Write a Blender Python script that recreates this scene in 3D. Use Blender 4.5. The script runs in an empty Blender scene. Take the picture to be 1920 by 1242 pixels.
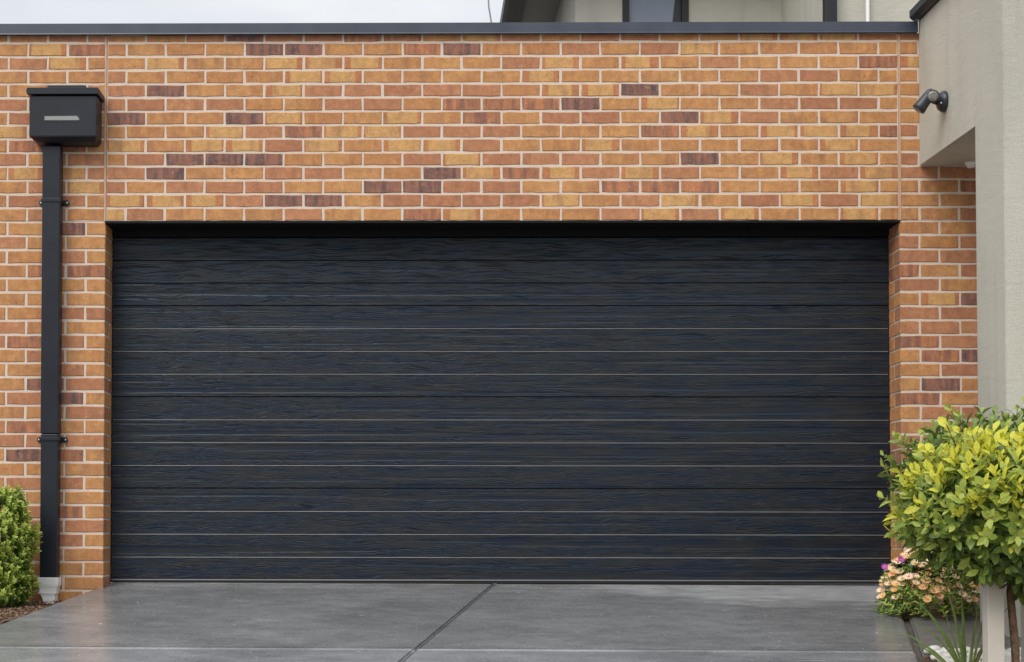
import bpy, bmesh, math, random
from mathutils import Vector, Matrix, noise

random.seed(7)
scene = bpy.context.scene
COL = scene.collection
R = math.radians

# ------------------------------------------------------------------ camera
cam_d = bpy.data.cameras.new('camera')
cam = bpy.data.objects.new('camera', cam_d)
COL.objects.link(cam)
cam_d.sensor_width = 36.0
cam_d.lens = 36.0 * 2912.0 / 1920.0
cam_d.shift_x = 0.1138
cam_d.shift_y = 0.1576
cam_d.clip_start = 0.05
cam_d.clip_end = 3000.0
_r = Vector((0.9999, 0.0122, 0.0014)).normalized()
_f = Vector((-0.0122, 0.9995, 0.0279)).normalized()
_u = _r.cross(_f).normalized()
_r = _f.cross(_u).normalized()
m = Matrix((( _r.x, _u.x, -_f.x, 0.0), (_r.y, _u.y, -_f.y, -9.48), (_r.z, _u.z, -_f.z, 0.2836), (0, 0, 0, 1)))
cam.matrix_world = m
scene.camera = cam

# ------------------------------------------------------------------ world: rainy overcast sky
SUN_EL, SUN_AZ = 47.0, -33.0        # azimuth measured from the camera's back towards its left
world = bpy.data.worlds.new('World')
scene.world = world
world.use_nodes = True
wn = world.node_tree
wn.nodes.clear()
def N(t, kind, **kw):
    n = t.nodes.new(kind)
    for k, v in kw.items():
        setattr(n, k, v)
    return n
def mixc(t, blend, fac, a, b):
    n = N(t, 'ShaderNodeMix', data_type='RGBA', blend_type=blend)
    for sock, v in ((n.inputs[0], fac), (n.inputs[6], a), (n.inputs[7], b)):
        if isinstance(v, bpy.types.NodeSocket):
            t.links.new(v, sock)
        elif isinstance(v, (tuple, list)):
            sock.default_value = tuple(v) + ((1.0,) if len(v) == 3 else ())
        else:
            sock.default_value = v
    return n.outputs[2]
def mth(t, op, a, b=None, c=None, clamp=False):
    n = N(t, 'ShaderNodeMath', operation=op, use_clamp=clamp)
    for i, v in enumerate((a, b, c)):
        if v is None:
            continue
        if isinstance(v, bpy.types.NodeSocket):
            t.links.new(v, n.inputs[i])
        else:
            n.inputs[i].default_value = v
    return n.outputs[0]
def ramp(t, fac, stops, interp='LINEAR'):
    n = N(t, 'ShaderNodeValToRGB')
    n.color_ramp.interpolation = interp
    el = n.color_ramp.elements
    while len(el) < len(stops):
        el.new(0.5)
    for e, (p, c) in zip(el, stops):
        e.position = p
        e.color = (c, c, c, 1) if isinstance(c, (int, float)) else tuple(c) + (1,)
    t.links.new(fac, n.inputs[0])
    return n.outputs[0]

sky = N(wn, 'ShaderNodeTexSky', sky_type='NISHITA', sun_disc=False)
sky.sun_elevation = R(SUN_EL)
sky.sun_rotation = R(180.0 - SUN_AZ)
sky.air_density, sky.dust_density, sky.ozone_density = 1.0, 4.0, 1.0
wtc = N(wn, 'ShaderNodeTexCoord')
sep = N(wn, 'ShaderNodeSeparateXYZ')
wn.links.new(wtc.outputs['Generated'], sep.inputs[0])
up = mth(wn, 'MAXIMUM', sep.outputs[2], 0.0)
lum = mth(wn, 'MULTIPLY_ADD', up, 1.15, 0.44)                # overcast sky: brighter towards the zenith
cn = N(wn, 'ShaderNodeTexNoise')
cn.inputs['Scale'].default_value = 5.0
cn.inputs['Detail'].default_value = 5.0
cmap = N(wn, 'ShaderNodeMapping')
cmap.inputs['Scale'].default_value = (1.0, 1.0, 2.6)
wn.links.new(wtc.outputs['Generated'], cmap.inputs[0])
wn.links.new(cmap.outputs[0], cn.inputs['Vector'])
cloud = ramp(wn, cn.outputs[0], [(0.32, (6.9, 7.2, 7.75)), (0.68, (8.9, 9.0, 9.2))])
lc = N(wn, 'ShaderNodeCombineXYZ')
for i in range(3):
    wn.links.new(lum, lc.inputs[i])
over = mixc(wn, 'MULTIPLY', 1.0, cloud, lc.outputs[0])
skymix = mixc(wn, 'MIX', 0.85, sky.outputs[0], over)
bg = N(wn, 'ShaderNodeBackground')
bg.inputs['Strength'].default_value = 0.1
wn.links.new(skymix, bg.inputs[0])
wo = N(wn, 'ShaderNodeOutputWorld')
wn.links.new(bg.outputs[0], wo.inputs[0])

sun_d = bpy.data.lights.new('sun', 'SUN')
sun_d.energy = 1.5
sun_d.angle = R(38)
sun_d.color = (1.0, 0.97, 0.92)
sun = bpy.data.objects.new('sun', sun_d)
COL.objects.link(sun)
sdir = Vector((math.sin(R(SUN_AZ)) * math.cos(R(SUN_EL)), -math.cos(R(SUN_AZ)) * math.cos(R(SUN_EL)), math.sin(R(SUN_EL))))
sun.rotation_euler = sdir.to_track_quat('Z', 'Y').to_euler()
sun.location = sdir * 30

scene.view_settings.view_transform = 'Standard'
scene.view_settings.look = 'None'
scene.view_settings.exposure = 0.46
scene.view_settings.gamma = 1.0
scene.view_settings.use_curve_mapping = False
scene.render.engine = 'CYCLES'

# ------------------------------------------------------------------ helpers
def lin(r, g, b, k=1.0):
    f = lambda c: (c / 255 / 12.92 if c / 255 <= 0.04045 else ((c / 255 + 0.055) / 1.055) ** 2.4)
    return (f(r) * k, f(g) * k, f(b) * k)

def mat(name):
    mm = bpy.data.materials.new(name)
    mm.use_nodes = True
    t = mm.node_tree
    return mm, t, t.nodes['Principled BSDF']

def noise_tex(t, vec, scale, detail=4.0, rough=0.55, dist=0.0):
    n = N(t, 'ShaderNodeTexNoise')
    n.inputs['Scale'].default_value = scale
    n.inputs['Detail'].default_value = detail
    n.inputs['Roughness'].default_value = rough
    n.inputs['Distortion'].default_value = dist
    if vec is not None:
        t.links.new(vec, n.inputs['Vector'])
    return n.outputs[0]

def mapping(t, vec, scale=(1, 1, 1), loc=(0, 0, 0)):
    n = N(t, 'ShaderNodeMapping')
    n.inputs['Scale'].default_value = scale
    n.inputs['Location'].default_value = loc
    t.links.new(vec, n.inputs[0])
    return n.outputs[0]

def bump(t, bsdf, h, strength, dist):
    b = N(t, 'ShaderNodeBump')
    b.inputs['Strength'].default_value = strength
    b.inputs['Distance'].default_value = dist
    t.links.new(h, b.inputs['Height'])
    t.links.new(b.outputs[0], bsdf.inputs['Normal'])
    return b

def world_pos(t):
    return N(t, 'ShaderNodeNewGeometry').outputs['Position']

def simple(name, col, rough=0.6, spec=0.5, metal=0.0, var=0.12, scale=8.0, bmp=0.0, bscale=80.0):
    mm, t, b = mat(name)
    tc = world_pos(t)
    n = noise_tex(t, tc, scale, 5)
    c = mixc(t, 'MIX', n, tuple(x * (1 - var) for x in col), tuple(x * (1 + var) for x in col))
    t.links.new(c, b.inputs['Base Color'])
    b.inputs['Roughness'].default_value = rough
    b.inputs['Specular IOR Level'].default_value = spec
    b.inputs['Metallic'].default_value = metal
    if bmp:
        bump(t, b, noise_tex(t, tc, bscale, 4), bmp, 0.002)
    return mm

def obj(name, me, parent=None, loc=(0, 0, 0)):
    o = bpy.data.objects.new(name, me)
    COL.objects.link(o)
    o.location = loc
    if parent:
        o.parent = parent
    return o

def tag(o, label=None, cat=None, group=None, kind=None):
    if label: o['label'] = label
    if cat: o['category'] = cat
    if group: o['group'] = group
    if kind: o['kind'] = kind
    return o

def thing(name, label, cat, loc=(0, 0, 0), group=None):
    return tag(obj(name, None, None, loc), label, cat, group)

def finish(bm, name, mats, smooth=False):
    bmesh.ops.recalc_face_normals(bm, faces=bm.faces)
    me = bpy.data.meshes.new(name)
    bm.to_mesh(me)
    bm.free()
    for mm in (mats if isinstance(mats, (list, tuple)) else [mats]):
        me.materials.append(mm)
    if smooth:
        for p in me.polygons:
            p.use_smooth = True
    return me

def add_box(bm, x0, x1, y0, y1, z0, z1, bev=0.0):
    vs = [bm.verts.new((x, y, z)) for x in (x0, x1) for y in (y0, y1) for z in (z0, z1)]
    fs = [(0, 1, 3, 2), (4, 6, 7, 5), (0, 4, 5, 1), (2, 3, 7, 6), (0, 2, 6, 4), (1, 5, 7, 3)]
    faces = [bm.faces.new([vs[i] for i in f]) for f in fs]
    if bev:
        edges = set(e for f in faces for e in f.edges)
        bmesh.ops.bevel(bm, geom=list(edges), offset=bev, segments=2, affect='EDGES', profile=0.6)

def box_mesh(name, mats, x0, x1, y0, y1, z0, z1, bev=0.0):
    bm = bmesh.new()
    add_box(bm, x0, x1, y0, y1, z0, z1, bev)
    return finish(bm, name, mats)

def add_prism(bm, poly, axis, a, b):
    """poly: list of 2D points; extruded along axis ('x','y','z') from a to b."""
    def P(p, t):
        return {'x': (t, p[0], p[1]), 'y': (p[0], t, p[1]), 'z': (p[0], p[1], t)}[axis]
    v0 = [bm.verts.new(P(p, a)) for p in poly]
    v1 = [bm.verts.new(P(p, b)) for p in poly]
    n = len(poly)
    bm.faces.new(v0)
    bm.faces.new(v1[::-1])
    for i in range(n):
        bm.faces.new((v0[i], v0[(i + 1) % n], v1[(i + 1) % n], v1[i]))

def add_lathe(bm, origin, axis, prof, seg=20):
    """prof: list of (radius, distance along axis)."""
    ax = Vector(axis).normalized()
    q = ax.to_track_quat('Z', 'Y')
    rings = []
    for r, d in prof:
        ring = []
        for k in range(seg):
            a = 2 * math.pi * k / seg
            ring.append(bm.verts.new(Vector(origin) + q @ Vector((r * math.cos(a), r * math.sin(a), d))))
        rings.append(ring)
    for a, b in zip(rings, rings[1:]):
        for k in range(seg):
            bm.faces.new((a[k], a[(k + 1) % seg], b[(k + 1) % seg], b[k]))
    bm.faces.new(rings[0][::-1])
    bm.faces.new(rings[-1])

def add_tube(bm, pts, radii, seg=8):
    pts = [Vector(p) for p in pts]
    rings = []
    for i, p in enumerate(pts):
        d = (pts[min(i + 1, len(pts) - 1)] - pts[max(i - 1, 0)]).normalized()
        q = d.to_track_quat('Z', 'Y')
        r = radii[i] if isinstance(radii, (list, tuple)) else radii
        rings.append([bm.verts.new(p + q @ Vector((r * math.cos(2 * math.pi * k / seg), r * math.sin(2 * math.pi * k / seg), 0))) for k in range(seg)])
    for a, b in zip(rings, rings[1:]):
        for k in range(seg):
            bm.faces.new((a[k], a[(k + 1) % seg], b[(k + 1) % seg], b[k]))
    bm.faces.new(rings[0][::-1])
    bm.faces.new(rings[-1])

# ------------------------------------------------------------------ materials
def brick_mat(name, kind):
    mm, t, b = mat(name)
    tc = N(t, 'ShaderNodeTexCoord')
    oi = N(t, 'ShaderNodeObjectInfo')
    rnd = oi.outputs['Random']
    off = N(t, 'ShaderNodeVectorMath', operation='MULTIPLY_ADD')
    cx = N(t, 'ShaderNodeCombineXYZ')
    for i in range(3):
        t.links.new(mth(t, 'MULTIPLY', rnd, (37.0, 11.0, 53.0)[i]), cx.inputs[i])
    t.links.new(tc.outputs['Object'], off.inputs[0])
    off.inputs[1].default_value = (1, 1, 1)
    t.links.new(cx.outputs[0], off.inputs[2])
    v = off.outputs[0]
    fine = noise_tex(t, v, 130.0, 6, 0.7)
    mid = noise_tex(t, v, 22.0, 4)
    band = noise_tex(t, mapping(t, v, (34, 10, 4)), 1.0, 3, 0.5)
    r2 = mth(t, 'FRACT', mth(t, 'MULTIPLY', rnd, 17.37))
    r3 = mth(t, 'FRACT', mth(t, 'MULTIPLY', rnd, 91.13))
    O1, O2 = lin(195, 141, 91), lin(183, 128, 84)
    R1, R2 = lin(188, 132, 95), lin(174, 118, 87)
    Y1, Y2 = lin(209, 166, 107), lin(199, 150, 96)
    D1, D2 = lin(100, 80, 80), lin(152, 106, 88)
    def yellow_core(col, amount):
        s_ = N(t, 'ShaderNodeSeparateXYZ')
        t.links.new(tc.outputs['Object'], s_.inputs[0])
        q = mth(t, 'ADD', s_.outputs[0], mth(t, 'MULTIPLY', mth(t, 'SUBTRACT', r2, 0.5), 0.11))
        q = mth(t, 'ADD', mth(t, 'ABSOLUTE', q), mth(t, 'MULTIPLY', mth(t, 'SUBTRACT', mid, 0.5), 0.03))
        k_ = mth(t, 'MULTIPLY', mth(t, 'SUBTRACT', 0.085, q), 60.0, clamp=True)
        return mixc(t, 'MIX', mth(t, 'MULTIPLY', k_, amount), col, Y2)
    if kind == 'orange':
        c = mixc(t, 'MIX', r2, O1, O2)
        c = mixc(t, 'MIX', ramp(t, band, [(0.52, 0.0), (0.68, 0.55)]), c, lin(207, 150, 88))
        c = yellow_core(c, mth(t, 'MULTIPLY', r3, 0.6))
    elif kind == 'red':
        c = mixc(t, 'MIX', r2, R1, R2)
        c = mixc(t, 'MIX', ramp(t, band, [(0.55, 0.0), (0.75, 0.4)]), c, lin(156, 98, 74))
    elif kind == 'yellow':
        sp = N(t, 'ShaderNodeSeparateXYZ')
        t.links.new(tc.outputs['Object'], sp.inputs[0])
        w = mth(t, 'ADD', sp.outputs[0], mth(t, 'MULTIPLY', mth(t, 'SUBTRACT', r3, 0.5), 0.03))
        w = mth(t, 'ADD', mth(t, 'ABSOLUTE', w), mth(t, 'MULTIPLY', mth(t, 'SUBTRACT', mid, 0.5), 0.016))
        edge = mth(t, 'MULTIPLY_ADD', r2, 0.036, 0.066)
        f = mth(t, 'MULTIPLY', mth(t, 'SUBTRACT', w, edge), 160.0, clamp=True)
        c = mixc(t, 'MIX', mid, Y1, Y2)
        c = mixc(t, 'MIX', f, c, lin(186, 124, 82))
    elif kind == 'dark':
        c = mixc(t, 'MIX', ramp(t, band, [(0.36, 0.0), (0.62, 1.0)]), D1, D2)
        c = mixc(t, 'MIX', ramp(t, mid, [(0.5, 0.0), (0.8, 0.3)]), c, lin(104, 76, 74))
    else:
        c = mixc(t, 'MIX', ramp(t, band, [(0.38, 0.0), (0.64, 1.0)]), lin(140, 98, 82), lin(188, 126, 88))
    if kind in ('orange', 'red', 'yellow'):      # smoky kiln flashing across the face
        smoke = noise_tex(t, mapping(t, v, (15, 6, 5), (3, 7, 1)), 1.0, 3, 0.5)
        c = mixc(t, 'MIX', ramp(t, smoke, [(0.52, 0.0), (0.74, 0.55)]), c, lin(148, 104, 80))
    c = mixc(t, 'MULTIPLY', 1.0, c, ramp(t, fine, [(0.25, 0.66), (0.5, 1.0), (0.8, 1.2)]))
    blot = noise_tex(t, mapping(t, v, (26, 20, 30), (4, 2, 9)), 1.0, 5, 0.65)
    c = mixc(t, 'MULTIPLY', 1.0, c, ramp(t, mid, [(0.3, 0.80), (0.7, 1.12)]))
    c = mixc(t, 'MIX', ramp(t, blot, [(0.48, 0.0), (0.68, 0.4)]), c, lin(172, 116, 82))
    c = mixc(t, 'MIX', ramp(t, blot, [(0.30, 0.35), (0.42, 0.0)]), c, lin(204, 160, 118))
    spots = ramp(t, noise_tex(t, v, 75.0, 2, 0.5), [(0.65, 0.0), (0.72, 0.5)])
    c = mixc(t, 'MIX', spots, c, lin(120, 68, 42))
    # mortar smear and weathered edges along the brick's own border
    sp2 = N(t, 'ShaderNodeSeparateXYZ')
    t.links.new(tc.outputs['Object'], sp2.inputs[0])
    ez = mth(t, 'ADD', mth(t, 'ABSOLUTE', sp2.outputs[2]), mth(t, 'MULTIPLY', mth(t, 'SUBTRACT', mid, 0.5), 0.012))
    ef = mth(t, 'MULTIPLY', mth(t, 'SUBTRACT', ez, 0.0335), 180.0, clamp=True)
    ex = mth(t, 'ADD', mth(t, 'ABSOLUTE', sp2.outputs[0]), mth(t, 'MULTIPLY', mth(t, 'SUBTRACT', blot, 0.5), 0.03))
    ef = mth(t, 'MAXIMUM', ef, mth(t, 'MULTIPLY', mth(t, 'SUBTRACT', ex, 0.110), 150.0, clamp=True))
    c = mixc(t, 'MIX', mth(t, 'MULTIPLY', ef, 0.5), c, lin(146, 112, 92))
    t.links.new(c, b.inputs['Base Color'])
    b.inputs['Roughness'].default_value = 0.8
    b.inputs['Specular IOR Level'].default_value = 0.3
    h = mth(t, 'ADD', fine, mth(t, 'MULTIPLY', mid, 1.2))
    bump(t, b, h, 0.5, 0.0025)
    return mm

BM = {'O': brick_mat('brick_orange', 'orange'), 'R': brick_mat('brick_red', 'red'), 'Y': brick_mat('brick_yellow', 'yellow'),
      'D': brick_mat('brick_dark', 'dark'), 'M': brick_mat('brick_mottled', 'mid')}

def mortar_mat():
    mm, t, b = mat('mortar')
    p = world_pos(t)
    n1 = noise_tex(t, p, 3.0, 4)
    n2 = noise_tex(t, p, 160.0, 5, 0.7)
    c = mixc(t, 'MIX', n1, lin(210, 193, 177), lin(224, 208, 192))
    c = mixc(t, 'MULTIPLY', 1.0, c, ramp(t, n2, [(0.3, 0.82), (0.6, 1.05)]))
    t.links.new(c, b.inputs['Base Color'])
    b.inputs['Roughness'].default_value = 0.95
    b.inputs['Specular IOR Level'].default_value = 0.2
    bump(t, b, n2, 0.6, 0.003)
    return mm
MORTAR = mortar_mat()

def stucco_mat(name, col):
    mm, t, b = mat(name)
    p = world_pos(t)
    big = noise_tex(t, mapping(t, p, (1.2, 1.2, 0.5)), 1.6, 5)
    fine = noise_tex(t, p, 150.0, 5, 0.7)
    grain = noise_tex(t, p, 420.0, 2, 0.6)
    c = mixc(t, 'MULTIPLY', 1.0, col, ramp(t, big, [(0.3, 0.9), (0.7, 1.06)]))
    c = mixc(t, 'MULTIPLY', 1.0, c, ramp(t, fine, [(0.3, 0.80), (0.7, 1.14)]))
    streak = noise_tex(t, mapping(t, p, (5, 5, 0.4)), 1.5, 4)
    c = mixc(t, 'MULTIPLY', 1.0, c, ramp(t, streak, [(0.55, 1.0), (0.8, 0.84)]))
    t.links.new(c, b.inputs['Base Color'])
    b.inputs['Roughness'].default_value = 0.9
    b.inputs['Specular IOR Level'].default_value = 0.25
    trowel = noise_tex(t, mapping(t, p, (1, 1, 1.6)), 14.0, 4, 0.6)
    bump(t, b, mth(t, 'ADD', mth(t, 'ADD', fine, grain), mth(t, 'MULTIPLY', trowel, 1.5)), 0.75, 0.005)
    return mm
STUCCO = stucco_mat('render_beige', lin(203, 200, 187))

def metal_paint(name, col, rough=0.4, spec=0.5, speck=0.0):
    mm, t, b = mat(name)
    p = world_pos(t)
    n = noise_tex(t, mapping(t, p, (1, 1, 1)), 5.0, 5)
    n2 = noise_tex(t, p, 90.0, 3, 0.6)
    c = mixc(t, 'MULTIPLY', 1.0, col, ramp(t, n, [(0.3, 0.8), (0.7, 1.15)]))
    if speck:
        c = mixc(t, 'MIX', ramp(t, n2, [(0.62, 0.0), (0.7, speck)]), c, lin(150, 150, 150))
    t.links.new(c, b.inputs['Base Color'])
    t.links.new(mth(t, 'MULTIPLY_ADD', n, 0.25, rough - 0.12), b.inputs['Roughness'])
    b.inputs['Specular IOR Level'].default_value = spec
    bump(t, b, n2, 0.12, 0.001)
    return mm
CAPMAT = metal_paint('capping_steel', lin(58, 65, 78), 0.4)
BLACKMETAL = metal_paint('black_steel', lin(19, 25, 36), 0.4, 0.42)
BLACK = simple('black_trim', lin(20, 21, 24), 0.5)
CHARCOAL = metal_paint('charcoal_fascia', lin(42, 44, 48), 0.45)
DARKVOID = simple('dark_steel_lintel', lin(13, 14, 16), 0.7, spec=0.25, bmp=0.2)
PVC = simple('white_pvc', lin(244, 243, 238), 0.35, var=0.05, scale=20)
SEALANT = simple('sealant', lin(196, 158, 128), 0.7, var=0.12, scale=25, bmp=0.4)
RUBBER = simple('rubber', lin(26, 26, 28), 0.6)
ALU = simple('aluminium', lin(150, 150, 152), 0.35, metal=0.6)
GLINT = simple('groove_glint_grey', lin(116, 114, 111), 0.4, var=0.5, scale=6)
BRIGHT = simple('zinc_screw', lin(205, 205, 205), 0.3, metal=0.5)
SLOTGREY = simple('slot_grey', lin(140, 144, 140), 0.5, var=0.1, scale=30)

def door_mat():
    mm, t, b = mat('door_embossed_steel')
    tc = N(t, 'ShaderNodeTexCoord')
    oi = N(t, 'ShaderNodeObjectInfo')
    cx = N(t, 'ShaderNodeCombineXYZ')
    t.links.new(mth(t, 'MULTIPLY', oi.outputs['Random'], 41.0), cx.inputs[0])
    t.links.new(mth(t, 'MULTIPLY', oi.outputs['Random'], 7.0), cx.inputs[2])
    add = N(t, 'ShaderNodeVectorMath', operation='ADD')
    t.links.new(tc.outputs['Object'], add.inputs[0])
    t.links.new(cx.outputs[0], add.inputs[1])
    v = add.outputs[0]
    # warp the grain lines gently up and down
    warp = noise_tex(t, mapping(t, v, (4.6, 1, 10)), 1.0, 1)
    sp = N(t, 'ShaderNodeSeparateXYZ')
    t.links.new(v, sp.inputs[0])
    z2 = mth(t, 'ADD', sp.outputs[2], mth(t, 'MULTIPLY', warp, 0.06))
    cc = N(t, 'ShaderNodeCombineXYZ')
    t.links.new(sp.outputs[0], cc.inputs[0])
    t.links.new(sp.outputs[1], cc.inputs[1])
    t.links.new(z2, cc.inputs[2])
    g1 = noise_tex(t, mapping(t, cc.outputs[0], (4.6, 1, 165)), 1.0, 3, 0.5)
    g2 = noise_tex(t, mapping(t, cc.outputs[0], (6.0, 1, 300)), 1.0, 2, 0.5)
    ridge = ramp(t, g1, [(0.36, 0.0), (0.45, 0.9), (0.52, 1.0), (0.7, 0.7)])
    calm = ramp(t, noise_tex(t, mapping(t, v, (0.35, 1, 20)), 1.0, 2), [(0.37, 0.12), (0.47, 1.0)])
    h = mth(t, 'MULTIPLY', mth(t, 'ADD', ridge, mth(t, 'MULTIPLY', g2, 0.3)), calm)
    bump(t, b, h, 0.5, 0.004)
    patch = noise_tex(t, mapping(t, v, (3.0, 1, 34)), 1.0, 3)
    c = mixc(t, 'MIX', ramp(t, patch, [(0.38, 0.0), (0.6, 1.0)]), lin(16, 24, 40), lin(33, 31, 30))  # blue and brown mottling of mirrored surroundings, painted into the base colour
    t.links.new(c, b.inputs['Base Color'])
    t.links.new(mth(t, 'MULTIPLY_ADD', patch, 0.2, 0.26), b.inputs['Roughness'])
    t.links.new(mth(t, 'MULTIPLY_ADD', mth(t, 'MULTIPLY', mth(t, 'SUBTRACT', 1.0, ridge), calm), -0.34, 0.52), b.inputs['Specular IOR Level'])
    b.inputs['Specular Tint'].default_value = (0.74, 0.88, 1.0, 1.0)
    return mm
DOORMAT = door_mat()

def concrete_mat(name, base, wet=0.55, arris=None, dull=0.0):
    mm, t, b = mat(name)
    p = world_pos(t)
    st = noise_tex(t, mapping(t, p, (0.9, 1.6, 1)), 1.6, 7, 0.65)
    st2 = noise_tex(t, mapping(t, p, (1.0, 4.0, 1), (7, 3, 0)), 2.2, 5, 0.6)
    fine = noise_tex(t, p, 190.0, 4, 0.7)
    agg = noise_tex(t, p, 60.0, 4, 0.65)
    agg2 = noise_tex(t, mapping(t, p, (3.5, 7.0, 1), (1, 8, 0)), 1.6, 6, 0.7)
    c = mixc(t, 'MIX', ramp(t, st, [(0.32, 0.0), (0.7, 1.0)]), tuple(x * 0.72 for x in base), tuple(x * 1.2 for x in base))
    c = mixc(t, 'MULTIPLY', 1.0, c, ramp(t, fine, [(0.3, 0.66), (0.7, 1.3)]))
    c = mixc(t, 'MULTIPLY', 1.0, c, ramp(t, agg, [(0.3, 0.82), (0.7, 1.14)]))
    c = mixc(t, 'MULTIPLY', 1.0, c, ramp(t, agg2, [(0.3, 0.82), (0.7, 1.18)]))
    sp = N(t, 'ShaderNodeSeparateXYZ')
    t.links.new(p, sp.inputs[0])
    # sheltered, drier concrete under the door and on the right: paler, with a ragged tide line
    reach = mth(t, 'MULTIPLY_ADD', ramp(t, mth(t, 'MULTIPLY', sp.outputs[0], 0.333), [(0.28, 0.0), (0.62, 1.0)]), 0.66, 0.10)
    line = mth(t, 'ADD', mth(t, 'SUBTRACT', 0.235, sp.outputs[1]), mth(t, 'MULTIPLY', mth(t, 'SUBTRACT', st2, 0.5), 1.1))
    dry = mth(t, 'MULTIPLY', mth(t, 'MULTIPLY', mth(t, 'SUBTRACT', reach, line), 4.0, clamp=True), ramp(t, agg2, [(0.3, 0.45), (0.6, 1.0)]))
    streaks = ramp(t, noise_tex(t, mapping(t, p, (2.2, 11, 1), (3, 1, 0)), 1.2, 4, 0.6), [(0.66, 0.0), (0.74, 0.6)])
    dry = mth(t, 'MAXIMUM', dry, mth(t, 'MULTIPLY', streaks, 0.5))
    c = mixc(t, 'MIX', mth(t, 'MULTIPLY', dry, 0.6), c, tuple(x * 1.75 for x in base))
    fleck = ramp(t, noise_tex(t, mapping(t, p, (1, 1, 1), (2, 5, 1)), 34.0, 2, 0.4), [(0.735, 0.0), (0.76, 0.7)])
    c = mixc(t, 'MIX', fleck, c, lin(200, 200, 196))
    if arris is not None:        # paler arris along the slab's back edge
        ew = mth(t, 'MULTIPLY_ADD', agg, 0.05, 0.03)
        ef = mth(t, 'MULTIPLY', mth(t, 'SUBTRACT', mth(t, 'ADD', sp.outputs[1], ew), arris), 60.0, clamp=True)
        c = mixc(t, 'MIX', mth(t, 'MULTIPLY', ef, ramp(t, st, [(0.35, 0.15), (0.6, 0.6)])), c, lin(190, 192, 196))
    t.links.new(c, b.inputs['Base Color'])
    rg = mth(t, 'ADD', mth(t, 'MULTIPLY_ADD', ramp(t, st2, [(0.35, 0.0), (0.65, 1.0)]), 0.16, 0.12 + dull), mth(t, 'MULTIPLY', dry, 0.35))
    t.links.new(rg, b.inputs['Roughness'])
    b.inputs['Specular IOR Level'].default_value = wet
    bump(t, b, mth(t, 'ADD', fine, agg), 0.10, 0.002)
    return mm
CONC = concrete_mat('wet_concrete', lin(121, 122, 123))
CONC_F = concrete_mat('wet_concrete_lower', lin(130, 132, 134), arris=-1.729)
PAVER = concrete_mat('wet_paving', lin(112, 111, 109), 0.3, dull=0.3)

def grit_mat(name, a, b_, sc=90.0, rough=0.85):
    mm, t, b = mat(name)
    p = world_pos(t)
    n = noise_tex(t, p, sc, 5, 0.7)
    n2 = noise_tex(t, p, 4.0, 3)
    c = mixc(t, 'MIX', ramp(t, n, [(0.35, 0.0), (0.65, 1.0)]), a, b_)
    c = mixc(t, 'MULTIPLY', 1.0, c, ramp(t, n2, [(0.3, 0.8), (0.7, 1.1)]))
    t.links.new(c, b.inputs['Base Color'])
    b.inputs['Roughness'].default_value = rough
    bump(t, b, n, 0.8, 0.008)
    return mm
GRIT = grit_mat('joint_grit', lin(48, 47, 45), lin(118, 112, 104), 140)
SOIL = grit_mat('damp_soil', lin(62, 46, 36), lin(118, 94, 74), 55)
GROUND = grit_mat('bounce_ground', lin(92, 90, 85), lin(122, 119, 113), 20)  # unseen ground, its tone raised to bounce light up onto the walls

def leaf_mat(name, c0, c1, rough=0.42, trans=0.28):
    mm, t, b = mat(name)
    p = world_pos(t)
    n = noise_tex(t, p, 28.0, 3)
    c = mixc(t, 'MIX', ramp(t, n, [(0.3, 0.0), (0.7, 1.0)]), c0, c1)
    n3 = noise_tex(t, p, 160.0, 2)
    c = mixc(t, 'MULTIPLY', 1.0, c, ramp(t, n3, [(0.3, 0.85), (0.7, 1.12)]))
    t.links.new(c, b.inputs['Base Color'])
    b.inputs['Roughness'].default_value = rough
    b.inputs['Specular IOR Level'].default_value = 0.4
    tr = N(t, 'ShaderNodeBsdfTranslucent')
    t.links.new(c, tr.inputs[0])
    mx = N(t, 'ShaderNodeMixShader')
    mx.inputs[0].default_value = trans
    out = t.nodes['Material Output']
    t.links.new(b.outputs[0], mx.inputs[1])
    t.links.new(tr.outputs[0], mx.inputs[2])
    t.links.new(mx.outputs[0], out.inputs[0])
    return mm
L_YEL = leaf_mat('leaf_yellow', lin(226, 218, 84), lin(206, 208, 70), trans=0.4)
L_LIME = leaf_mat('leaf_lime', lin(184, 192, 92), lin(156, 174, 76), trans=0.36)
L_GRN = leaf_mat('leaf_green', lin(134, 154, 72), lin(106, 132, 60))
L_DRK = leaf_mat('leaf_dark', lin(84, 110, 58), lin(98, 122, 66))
L_BROWN = leaf_mat('leaf_dry', lin(150, 116, 74), lin(120, 86, 52), 0.7)
L_BOX1 = leaf_mat('box_leaf_light', lin(196, 208, 100), lin(168, 188, 82))
L_BOX2 = leaf_mat('box_leaf_green', lin(122, 150, 64), lin(100, 132, 56))
L_BOX3 = leaf_mat('box_leaf_dark', lin(64, 90, 44), lin(76, 104, 48))
L_STRAP = leaf_mat('strap_leaf', lin(112, 136, 74), lin(142, 160, 96), 0.45)
BARK = grit_mat('bark', lin(92, 70, 52), lin(134, 108, 82), 40)
PETAL = simple('petal_peach', lin(246, 216, 186), 0.6, var=0.06, scale=60)
PETAL2 = simple('petal_apricot', lin(236, 188, 134), 0.6, var=0.1, scale=60)
PETALP = simple('petal_purple', lin(176, 70, 180), 0.6, var=0.1, scale=60)
DISC = simple('flower_disc', lin(196, 150, 60), 0.8, var=0.2, scale=100)
POSTM = simple('painted_timber', lin(206, 198, 186), 0.7, var=0.1, scale=12, bmp=0.3, bscale=60)
PEB = simple('white_pebble', lin(226, 222, 212), 0.45, var=0.07, scale=30, bmp=0.1)

# ------------------------------------------------------------------ ground
S = 0.14
def rz(y):
    """height of the sloping drive at depth y"""
    y = max(min(y, 0.235), -9.2)
    return S * (y - 0.235)

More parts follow.
